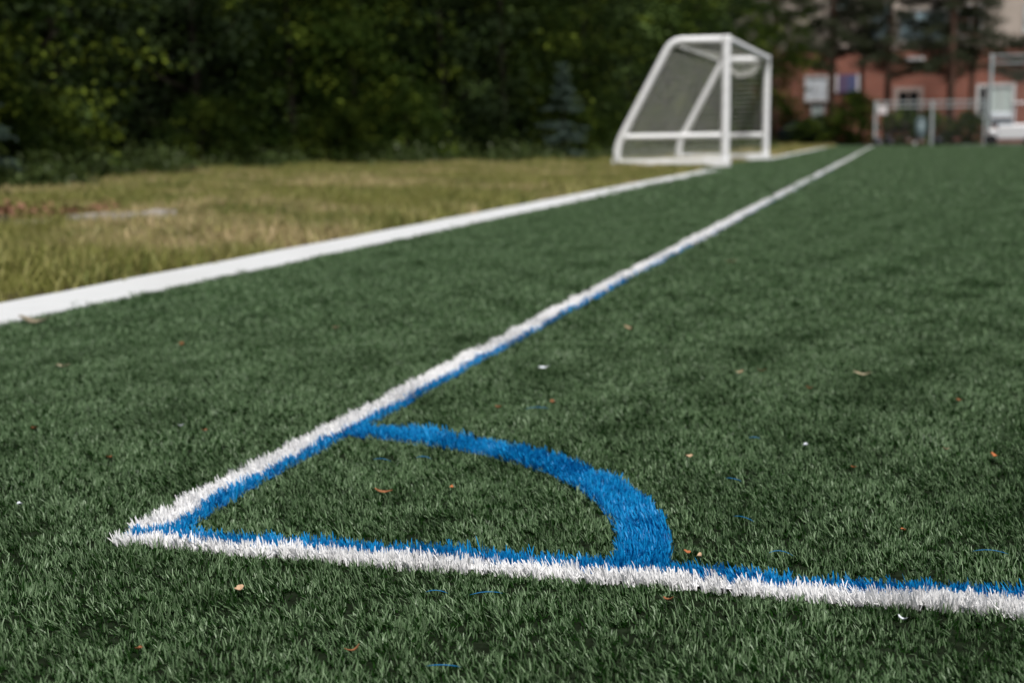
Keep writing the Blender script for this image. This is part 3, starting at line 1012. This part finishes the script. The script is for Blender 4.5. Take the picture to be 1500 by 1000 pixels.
# ------------------------------------------------------------------ the building
bld = empty('apartment_building', (-14, 95, 0), 0, 'red brick apartment building with cream upper storey behind the pines', 'building')
BX = -14
def bx(x):
    return x - BX
MB().box(0, 34, 0, 14, -0.1, 6.0).build('brick_wall', M['brick'], bld)
MB().box(-0.05, 34.05, -0.05, 14.05, 6.0, 6.22).build('stone_band', M['stone'], bld)
MB().box(0, 34, 0.02, 14, 6.22, 12.4).build('upper_wall', M['cream'], bld)
MB().box(-0.3, 34.3, -0.3, 14.3, 12.4, 12.7).build('roof', M['roof'], bld)
def window(x0, x1, z0, z1, pane_m, frame_m='frame', mull=1, yoff=0.0, sill=True, fw=0.10, blind=None):
    f = MB()
    a, b = bx(x0), bx(x1)
    f.box(a - fw, a, -0.09, 0.05, z0 - fw, z1 + fw).box(b, b + fw, -0.09, 0.05, z0 - fw, z1 + fw)
    f.box(a, b, -0.09, 0.05, z1, z1 + fw).box(a, b, -0.09, 0.05, z0 - fw, z0)
    for k in range(mull):
        c = a + (b - a) * (k + 1) / (mull + 1)
        f.box(c - 0.03, c + 0.03, -0.07, -0.012, z0, z1)
    w_ = f.build('window', M[frame_m], bld)
    MB().box(a, b, -0.010, -0.004, z0, z1).build('pane', M[pane_m], w_)
    if sill:
        MB().box(a - fw - .05, b + fw + .05, -0.16, -0.0, z0 - fw - 0.10, z0 - fw - 0.004).build('sill', M['stone'], w_)
    return w_
window(1.30, 2.55, 1.5, 3.30, 'glass_dark', 'stone', 1, fw=0.30)
window(7.0, 8.25, 1.75, 3.50, 'curtain', 'frame', 1, fw=0.22)
window(6.30, 6.70, 1.75, 3.50, 'glass_dark', 'frame', 0, fw=0.18)
window(-4.55, -3.30, 2.9, 4.30, 'blind_white', 'frame', 1, fw=0.12)
window(-4.15, -3.45, 1.5, 2.6, 'curtain', 'frame', 0, fw=0.08)
window(10.5, 11.9, 1.6, 3.4, 'glass_dark', 'frame', 1)
window(-9.5, -8.2, 1.6, 3.4, 'glass_dark', 'frame', 1)
window(1.30, 4.10, 6.55, 8.35, 'glass_blue', 'frame', 2)
window(-0.55, 0.55, 6.7, 8.9, 'glass_blue', 'frame', 1)
window(4.95, 6.2, 6.75, 8.6, 'glass_dark', 'frame', 1)
window(-3.0, -2.0, 8.7, 10.2, 'glass_blue', 'frame', 1)
window(1.5, 4.0, 9.3, 10.9, 'glass_blue', 'frame', 2)
window(8.9, 10.4, 6.9, 8.6, 'glass_blue', 'frame', 1)
MB().box(bx(1.72), bx(2.85), -0.10, -0.003, 5.25, 5.50).build('vent_panel', M['frame'], bld)
ban = empty('wall_banner', (-3.1, 94.93, 3.30), 0, 'purple and blue banner with pale ends on the brick wall', 'banner')
MB().box(0.0, 0.55, -0.03, 0, 0.0, 1.15).build('pale_end', M['sign_white'], ban)
MB().box(0.552, 1.15, -0.032, 0, 0.0, 1.15).build('purple_field', M['purple'], ban)
MB().box(1.152, 1.75, -0.032, 0, 0.05, 1.15).build('blue_field', M['bluebanner'], ban)
MB().box(1.752, 2.2, -0.03, 0, 0.1, 1.15).build('pale_end', M['sign_white'], ban)

# ------------------------------------------------------------------ pines by the building
def pine_crown(seed, z0, z1, R, n_b):
    r = np.random.default_rng(seed)
    C, D = [], []
    for i in range(n_b):
        z = z0 + (z1 - z0) * (i + r.random()) / n_b
        th = r.random() * 6.283
        u = (z - z0) / (z1 - z0)
        l = R * (1 - 0.75 * u) * r.uniform(0.6, 1.15)
        n = int(130 * l)
        t = 0.2 + 0.8 * r.random(n) ** 0.7
        c = np.stack([t * l * math.cos(th), t * l * math.sin(th), z - 0.22 * l * t ** 2], 1)
        c += r.normal(0, 1, (n, 3)) * np.array([.26, .26, .13])
        C.append(c)
        D.append(np.repeat([[math.cos(th), math.sin(th), -0.1]], n, 0))
    C, D = np.concatenate(C), np.concatenate(D)
    return quads_mesh('pine_crown', leaf_quads(C, r, 0.26, 0.055, 0.3, D, 0.25), M['pine'])
PC = [pine_crown(900 + i, 4.1, 13.5, 3.3, 72) for i in range(3)]
def pine(x, y, r0, i, label, lean=(0, 0), dz=0.0, rz=0.0):
    t = empty('pine_tree', (x, y, -0.05), rz, label, 'pine tree', 'pines in front of the brick building')
    mb = MB()
    mb.tube([(0, 0, 0), (lean[0] * .3, lean[1] * .3, 3), (lean[0] * .8, lean[1] * .8, 7.5), (lean[0], lean[1], 13.2)], [r0 * 1.15, r0, r0 * .75, 0.05], 10)
    q = random.Random(i + 50)
    for k in range(9):
        z = 4.6 + k * 0.8
        a = q.random() * 6.28
        l = q.uniform(1.2, 2.4)
        mb.tube([(lean[0] * z / 13, lean[1] * z / 13, z), (math.cos(a) * l, math.sin(a) * l, z - 0.1 * l)], [0.06, 0.02], 5)
    mb.build('trunk', M['pine_bark'], t, True)
    link('crown', PC[i % 3], t, (0, 0, dz), (0, 0, i * 1.9))
pine(-2.47, 84.0, 0.20, 0, 'pine with a straight trunk left of the dark clipped bush', dz=1.5)
pine(0.62, 86.0, 0.20, 1, 'pine with a slightly leaning trunk behind the first fence post', (0.1, 0), 0.5)
pine(4.15, 84.0, 0.22, 2, 'thick reddish pine between the dark window and the tall backstop', dz=0.4)
pine(-5.6, 82.0, 0.19, 1, 'dark pine close to the end of the broadleaf wood', dz=0.2, rz=2.0)
pine(-0.9, 88.5, 0.14, 2, 'slim pine between the banner and the dark window', dz=1.5, rz=0.6)
pine(5.5, 89.0, 0.15, 0, 'slim pine just left of the tall backstop', dz=0.3, rz=4.0)
pine(10.4, 87.0, 0.18, 0, 'pine to the right of the others, behind the tall backstop', dz=0.2, rz=1.0)
BUSH = crown_mesh('bush_crown', M['leaf'], 950, 2.4, 1.15, 0.03, 150, 44, 0.13, 0.07, cl=0.28)
def bush(x, y, sx, sz, label, m=None):
    t = empty('bush', (x, y, -0.02), x, label, 'bush')
    t.scale = (sx, sx, sz)
    link('stem', TRUNK['shrub'][0], t)
    link('foliage', BUSH, t)
bush(-1.05, 80.6, 1.25, 1.18, 'tall dark bush left of the low fence corner')
bush(-3.6, 81.5, 0.9, 0.62, 'low dark bush right of the last pine trunk of the wood')
bush(1.6, 79.5, 1.0, 0.80, 'dark bush behind the left bay of the low fence')
bush(2.9, 80.2, 0.9, 0.75, 'dark bush behind the middle post of the low fence')
bush(4.95, 80.0, 0.9, 0.72, 'bush behind the right bay of the low fence')
bush(-6.4, 91.5, 1.6, 1.2, 'big dark bush behind the parked car')
bush(-3.4, 92.0, 1.5, 0.75, 'dark bush against the brick wall right of the parked car')
bush(-7.2, 80.5, 1.0, 0.8, 'dark bush at the left end of the parked car')

# ------------------------------------------------------------------ parked car
car = empty('parked_car', (-4.45, 88.5, 0), 0, 'dark teal car parked in shade beyond the goal', 'car')
def car_body():
    m = MB()
    prof = [(-2.1, 0.28), (-2.12, 0.62), (-1.95, 0.80), (-1.05, 0.93), (1.55, 0.95), (2.05, 0.88), (2.12, 0.55), (2.08, 0.28)]
    vs = [(x, -0.86, z) for x, z in prof] + [(x, 0.86, z) for x, z in prof]
    n = len(prof)
    m.add(vs, [tuple(range(n)), tuple(range(2 * n - 1, n - 1, -1))] + [(i, (i + 1) % n, (i + 1) % n + n, i + n) for i in range(n)])
    return m
car_body().build('body', M['car'], car, bevel=0.06)
def cabin(m, a, b, c, d, z0, z1, yb, yt):
    return m.add([(a, -yb, z0), (d, -yb, z0), (d, yb, z0), (a, yb, z0), (b, -yt, z1), (c, -yt, z1), (c, yt, z1), (b, yt, z1)],
                 [(0, 3, 2, 1), (4, 5, 6, 7), (0, 1, 5, 4), (1, 2, 6, 5), (2, 3, 7, 6), (3, 0, 4, 7)])
cabin(MB(), -1.15, -0.45, 1.05, 1.75, 0.92, 1.42, 0.80, 0.64).build('window', M['car_glass'], car, bevel=0.02)
MB().box(-0.48, 1.08, -0.66, 0.66, 1.41, 1.49).build('roof', M['car'], car, bevel=0.03)
for xx in (-1.3, 1.35):
    for s_ in (-1, 1):
        wl = MB().lathe([(0.19, -0.1), (0.31, -0.1), (0.33, -0.06), (0.33, 0.06), (0.31, 0.1), (0.19, 0.1)], 18, 'y').build('wheel', M['tyre'], car)
        wl.location = (xx, 0.80 * s_, 0.33)
        MB().lathe([(0.05, -0.08), (0.185, -0.095), (0.185, 0.095), (0.05, 0.08)], 14, 'y').build('rim', M['rim'], wl)
for s_ in (-1, 1):
    MB().box(-2.14, -1.98, 0.58 * s_ - 0.2, 0.58 * s_ + 0.2, 0.60, 0.74).build('headlight', M['lamp'], car, bevel=0.02)
for k in range(1):
    MB().box(-0.2, 0.9, -0.873, -0.862, 0.45, 0.85).build('door', M['car'], car)

# ------------------------------------------------------------------ bags, signs, bin, cart at the far fence
BAGM = {}
def bag(x, y, w_, d_, h_, m, label, seed):
    t = empty('sports_bag', (x, y, 0.0), seed * 0.7, label, 'bag', 'bags along the foot of the low fence')
    q = random.Random(seed)
    mb = MB()
    prof = []
    for i in range(9):
        a = math.pi * i / 8
        prof.append((-math.cos(a) * w_ / 2, max(0.0, math.sin(a)) ** 0.6))
    vs, fs = [], []
    n = 10
    for (xx, rr) in prof:
        for k in range(n):
            a = 2 * math.pi * k / n
            vs.append((xx, rr * d_ / 2 * math.cos(a) * (1 + q.uniform(-.06, .06)), h_ / 2 + rr * h_ / 2 * math.sin(a) * (1 + q.uniform(-.06, .06))))
    for i in range(len(prof) - 1):
        for k in range(n):
            fs.append((i * n + k, i * n + (k + 1) % n, (i + 1) * n + (k + 1) % n, (i + 1) * n + k))
    mb.add(vs, fs)
    mb.build('body', M[m], t, True)
    MB().tube(arcp((-w_ * .22, 0, h_ * .9), (0, 0, h_ * 1.35), (w_ * .22, 0, h_ * .9)), 0.018, 6).build('handle', M['grey_fabric'], t, True)
    MB().box(-w_ * .2, w_ * .2, -d_ * .53, -d_ * .40, h_ * .2, h_ * .6).build('pocket', M['grey_fabric'], t, bevel=0.01)
bag(0.28, 75.2, 0.55, 0.34, 0.42, 'bag', 'black bag against the left end post of the low fence', 1)
bag(0.85, 75.3, 0.60, 0.36, 0.46, 'bag', 'second black bag, right of the one at the end post', 2)
bag(1.85, 75.3, 0.60, 0.36, 0.34, 'bag_brown', 'brown bag lying low at the fence left bay', 3)
bag(2.45, 75.2, 0.50, 0.32, 0.30, 'bag_brown', 'small brown bag left of the middle fence post', 4)
bag(3.35, 75.3, 0.42, 0.32, 0.36, 'bag', 'dark bag right of the middle fence post', 5)
def bottle(x, y, label):
    t = empty('water_bottle', (x, y, 0), 0, label, 'bottle')
    MB().lathe([(0.036, 0), (0.04, 0.01), (0.04, 0.17), (0.02, 0.21), (0.02, 0.22)], 12).build('body', M['white_plastic'], t, True)
    MB().lathe([(0.022, 0.222), (0.022, 0.25)], 10).build('cap', M['bag'], t)
bottle(2.15, 74.9, 'pale water bottle standing between the two brown bags')
sg = empty('fence_sign', (0.48, 75.86, 1.62), 0, 'small pale sign hung beside the first post of the low fence', 'sign')
MB().box(-0.24, 0.24, -0.02, 0, 0, 0.46).build('sign_face', M['sign_white'], sg, bevel=0.01)
MB().tube([(-0.2, 0.01, 0.42), (-0.2, 0.08, 0.55)], 0.01, 5).build('hook', M['galv'], sg)
MB().tube([(0.2, 0.01, 0.42), (0.2, 0.08, 0.55)], 0.01, 5).build('hook', M['galv'], sg)
bn = empty('waste_bin', (2.45, 77.4, 0), 0, 'pale blue bin behind the low fence near its middle post', 'bin')
MB().lathe([(0.22, 0), (0.28, 1.25)], 14).build('body', M['bin'], bn, True)
MB().lathe([(0.30, 1.255), (0.30, 1.32), (0.12, 1.45)], 14).build('lid', M['bin'], bn, True)

cart = empty('utility_cart', (6.45, 71.2, 0), 0, 'white utility cart with a dark wheel in front of the tall backstop', 'cart')
MB().prism([(-0.55, 0.30), (-0.60, 0.95), (-0.35, 1.02), (0.55, 1.02), (0.58, 0.30)], -0.55, 1.35).build('body', M['white_plastic'], cart, bevel=0.05)
MB().prism([(-0.56, 0.25), (-0.62, 0.72), (-0.40, 0.80), (0.5, 0.80), (0.52, 0.25)], -0.95, -0.57).build('front_cowl', M['white_plastic'], cart, bevel=0.06)
MB().box(-0.90, 0.05, -0.5, 0.5, 1.28, 1.58).build('seat_back', M['blind_white'], cart, bevel=0.05)
MB().box(-0.88, 0.10, -0.52, 0.5, 1.03, 1.13).build('seat', M['seat_blue'], cart, bevel=0.03)
for xx in (0.18, 1.28):
    for yy in (-0.5, 0.48):
        MB().tube([(xx, yy, 1.0), (xx, yy, 1.98)], 0.035, 8).build('roof_post', M['white_plastic'], cart, True)
MB().box(0.05, 1.42, -0.62, 0.6, 1.98, 2.06).build('roof', M['white_plastic'], cart, bevel=0.03)
for xx in (-0.82, 0.98):
    for s_ in (-1, 1):
        wl = MB().lathe([(0.16, -0.09), (0.25, -0.09), (0.27, -0.05), (0.27, 0.05), (0.25, 0.09), (0.16, 0.09)], 18, 'y').build('wheel', M['tyre'], cart)
        wl.location = (xx, 0.60 * s_, 0.27)
        MB().lathe([(0.04, -0.08), (0.155, -0.085), (0.155, 0.085), (0.04, 0.08)], 14, 'y').build('rim', M['rim'], wl)

# ------------------------------------------------------------------ scraps on the turf
def scrap_mesh(L, W, seed, m, curl=0.5):
    q = random.Random(seed)
    mb = MB()
    n = 5
    top, bot = [], []
    for i in range(n + 1):
        t = i / n
        w_ = W * (0.15 + 0.85 * math.sin(math.pi * (0.08 + 0.84 * t))) * q.uniform(0.8, 1.2)
        z = curl * L * 0.5 * (2 * t - 1) ** 2 + q.uniform(-.03, .03) * L
        x_ = (t - .5) * L
        j = q.uniform(-.15, .15) * W
        top.append([(x_, -w_ / 2 + j, z + 0.2 * w_), (x_, j, z), (x_, w_ / 2 + j, z + 0.25 * w_)])
    vs = [p for r_ in top for p in r_] + [(p[0], p[1], p[2] - 0.0006) for r_ in top for p in r_]
    o = 3 * (n + 1)
    fs = []
    for i in range(n):
        for k in range(2):
            a = i * 3 + k
            fs.append((a, a + 1, a + 4, a + 3))
            fs.append((o + a + 3, o + a + 4, o + a + 1, o + a))
        fs.append((i * 3, i * 3 + 3, o + i * 3 + 3, o + i * 3))
        fs.append((i * 3 + 5, i * 3 + 2, o + i * 3 + 2, o + i * 3 + 5))
    fs.append((0, o, o + 1, 1)); fs.append((1, o + 1, o + 2, 2))
    e = 3 * n
    fs.append((e + 1, o + e + 1, o + e, e)); fs.append((e + 2, o + e + 2, o + e + 1, e + 1))
    mb.add(vs, fs)
    return mb
SCRAPS = [
    # name, category, material, x, y, length, width, label
    ('straw_piece', 'straw', 'straw', 1.086, 1.737, 0.044, 0.010, 'pale straw piece on open turf far inside the pitch'),
    ('straw_piece', 'straw', 'straw', -0.984, 1.429, 0.042, 0.012, 'pale straw piece on the turf between kerb and touchline'),
    ('straw_piece', 'straw', 'speck', 0.28, 1.673, 0.032, 0.012, 'whitish flat chip on turf just beyond the blue arc'),
    ('bark_strip', 'bark strip', 'dull_straw', -1.60, 2.24, 0.13, 0.028, 'dull brown bark strip lying against the white kerb'),
    ('leaf_scrap', 'leaf', 'scrap_tan', 0.361, 2.461, 0.030, 0.020, 'tan leaf scrap beside the touchline, beyond the whitish chip'),
    ('leaf_scrap', 'leaf', 'scrap_brown', 0.322, 0.339, 0.032, 0.007, 'curled red brown stalk on the turf inside the arc'),
    ('leaf_scrap', 'leaf', 'scrap_brown', 0.415, 1.20, 0.016, 0.010, 'small brown scrap just outside the top of the arc'),
    ('leaf_scrap', 'leaf', 'scrap_brown', -0.86, 1.857, 0.022, 0.014, 'brown scrap on the turf nearer the kerb than the line'),
    ('leaf_scrap', 'leaf', 'scrap_tan', -0.552, 2.295, 0.024, 0.014, 'pale tan scrap between kerb and touchline, the farthest there'),
    ('leaf_scrap', 'leaf', 'scrap_tan', 0.315, -0.207, 0.014, 0.011, 'orange tan leaf scrap on the turf below the near white line'),
    ('leaf_scrap', 'leaf', 'scrap_brown', 0.548, -0.386, 0.018, 0.007, 'brown scrap nearest the bottom edge of the turf'),
    ('leaf_scrap', 'leaf', 'scrap_brown', 0.881, -0.117, 0.014, 0.008, 'dark brown scrap close under the near white line'),
    ('leaf_scrap', 'leaf', 'scrap_orange', 0.874, 0.101, 0.010, 0.008, 'orange scrap right of the foot of the arc'),
    ('leaf_scrap', 'leaf', 'scrap_tan', 0.895, 0.085, 0.013, 0.007, 'pinkish tan scrap next to the orange scrap by the arc foot'),
    ('leaf_scrap', 'leaf', 'scrap_orange', 1.177, 0.292, 0.010, 0.008, 'bright orange scrap on the turf above the blue near line'),
    ('leaf_scrap', 'leaf', 'scrap_brown', 0.968, 1.506, 0.016, 0.010, 'brown scrap below the pale straw piece inside the pitch'),
    ('leaf_scrap', 'leaf', 'scrap_tan', 0.781, 1.704, 0.022, 0.007, 'thin tan scrap left of the pale straw piece'),
    ('leaf_scrap', 'leaf', 'scrap_brown', 0.835, 1.737, 0.022, 0.009, 'rusty brown scrap beside the thin tan scrap'),
    ('leaf_scrap', 'leaf', 'scrap_brown', 1.305, 1.42, 0.014, 0.009, 'brown scrap near the right side of the pitch'),
    ('leaf_scrap', 'leaf', 'scrap_orange', 1.345, 0.851, 0.016, 0.008, 'orange scrap at the right border of the view'),
    ('leaf_scrap', 'leaf', 'scrap_tan', 1.259, 0.89, 0.012, 0.007, 'tan scrap left of the orange scrap at the right border'),
    ('leaf_scrap', 'leaf', 'scrap_tan', 0.792, 0.72, 0.012, 0.010, 'pinkish scrap on the turf outside the middle of the arc'),
    ('leaf_scrap', 'leaf', 'scrap_brown', 0.299, -0.441, 0.010, 0.007, 'tiny brown scrap at the bottom left of the turf'),
    ('leaf_scrap', 'leaf', 'scrap_orange', 1.092, 0.699, 0.010, 0.008, 'small orange scrap midway between arc and right border'),
    ('leaf_scrap', 'leaf', 'scrap_tan', 0.413, 4.893, 0.045, 0.030, 'large blurred tan leaf far up the pitch'),
    ('leaf_scrap', 'leaf', 'scrap_brown', -0.218, 0.74, 0.012, 0.009, 'small brown scrap left of the long white line'),
    ('leaf_scrap', 'leaf', 'scrap_brown', -0.28, 0.47, 0.012, 0.008, 'brown scrap on the left turf near the corner'),
    ('leaf_scrap', 'leaf', 'scrap_brown', -0.58, 0.68, 0.014, 0.010, 'brown scrap at the far left of the near turf'),
    ('leaf_scrap', 'leaf', 'scrap_brown', 0.309, 1.119, 0.014, 0.009, 'brown scrap between the touchline and the arc top'),
    ('leaf_scrap', 'leaf', 'scrap_orange', 0.427, 0.393, 0.010, 0.006, 'small reddish scrap inside the arc near its middle'),
    ('paper_fleck', 'paper', 'speck', 0.998, 0.868, 0.012, 0.010, 'white fleck on turf right of the blue arc'),
    ('paper_fleck', 'paper', 'speck', -0.24, 0.122, 0.012, 0.008, 'white fleck left of the corner'),
    ('paper_fleck', 'paper', 'speck', -0.29, 0.773, 0.012, 0.009, 'white fleck on turf left of the long white line'),
    ('paper_fleck', 'paper', 'speck', 1.174, -0.124, 0.014, 0.006, 'white fleck just below the near white line'),
]
for i, (nm, cat, m, x, y, L, W, lb) in enumerate(SCRAPS):
    o = scrap_mesh(L, W, 40 + i, M[m], 0.3 if L > 0.03 else 0.6).build(nm, M[m])
    o.location = (x, y, 0.0135)
    o.rotation_euler = (random.uniform(-.25, .25), random.uniform(-.2, .2), random.uniform(-0.5, 0.5) + (0.2 if L > 0.03 else random.uniform(0, 3)))
    tag(o, lb, cat, 'dry scraps scattered on the turf')
FIB = [
    (0.396, 1.13, 0.055, 'loose blue fibre lying flat just outside the arc top'),
    (0.305, 0.603, 0.03, 'short loose blue fibre inside the arc'),
    (0.233, 0.575, 0.035, 'upright loose blue fibre inside the arc by the touchline'),
    (0.89, 0.563, 0.03, 'loose blue fibre curled outside the arc bend'),
    (0.935, 0.31, 0.04, 'loose blue fibre on turf right of the arc foot'),
    (1.298, 0.208, 0.05, 'loose blue fibre above the near blue line at the right'),
    (0.642, -0.143, 0.045, 'longest loose blue fibre below the near white line'),
    (0.576, -0.153, 0.03, 'loose blue fibre left of the longest one below the line'),
    (0.666, -0.406, 0.04, 'loose blue fibre at the bottom edge of the turf'),
    (0.894, 0.921, 0.025, 'faint loose blue fibre on the turf beyond the arc'),
    (1.005, 0.132, 0.035, 'loose blue fibre close behind the near blue line'),
]
for i, (x, y, L, lb) in enumerate(FIB):
    q = random.Random(i + 5)
    c = q.uniform(-.35, .35) * L
    o = MB().tube(arcp((-L / 2, 0, 0), (0, c, 0.006), (L / 2, q.uniform(-.2, .2) * L, -0.002), 6), [0.0002, .0005, .0006, .0006, .0006, .0005, .0002], 5).build('blue_fibre', M['blue_fibre'], None, True)
    o.location = (x, y, 0.0125)
    o.rotation_euler = (0, 0, q.uniform(-0.6, 0.6))
    tag(o, lb, 'fibre', 'loose blue fibres on the turf')
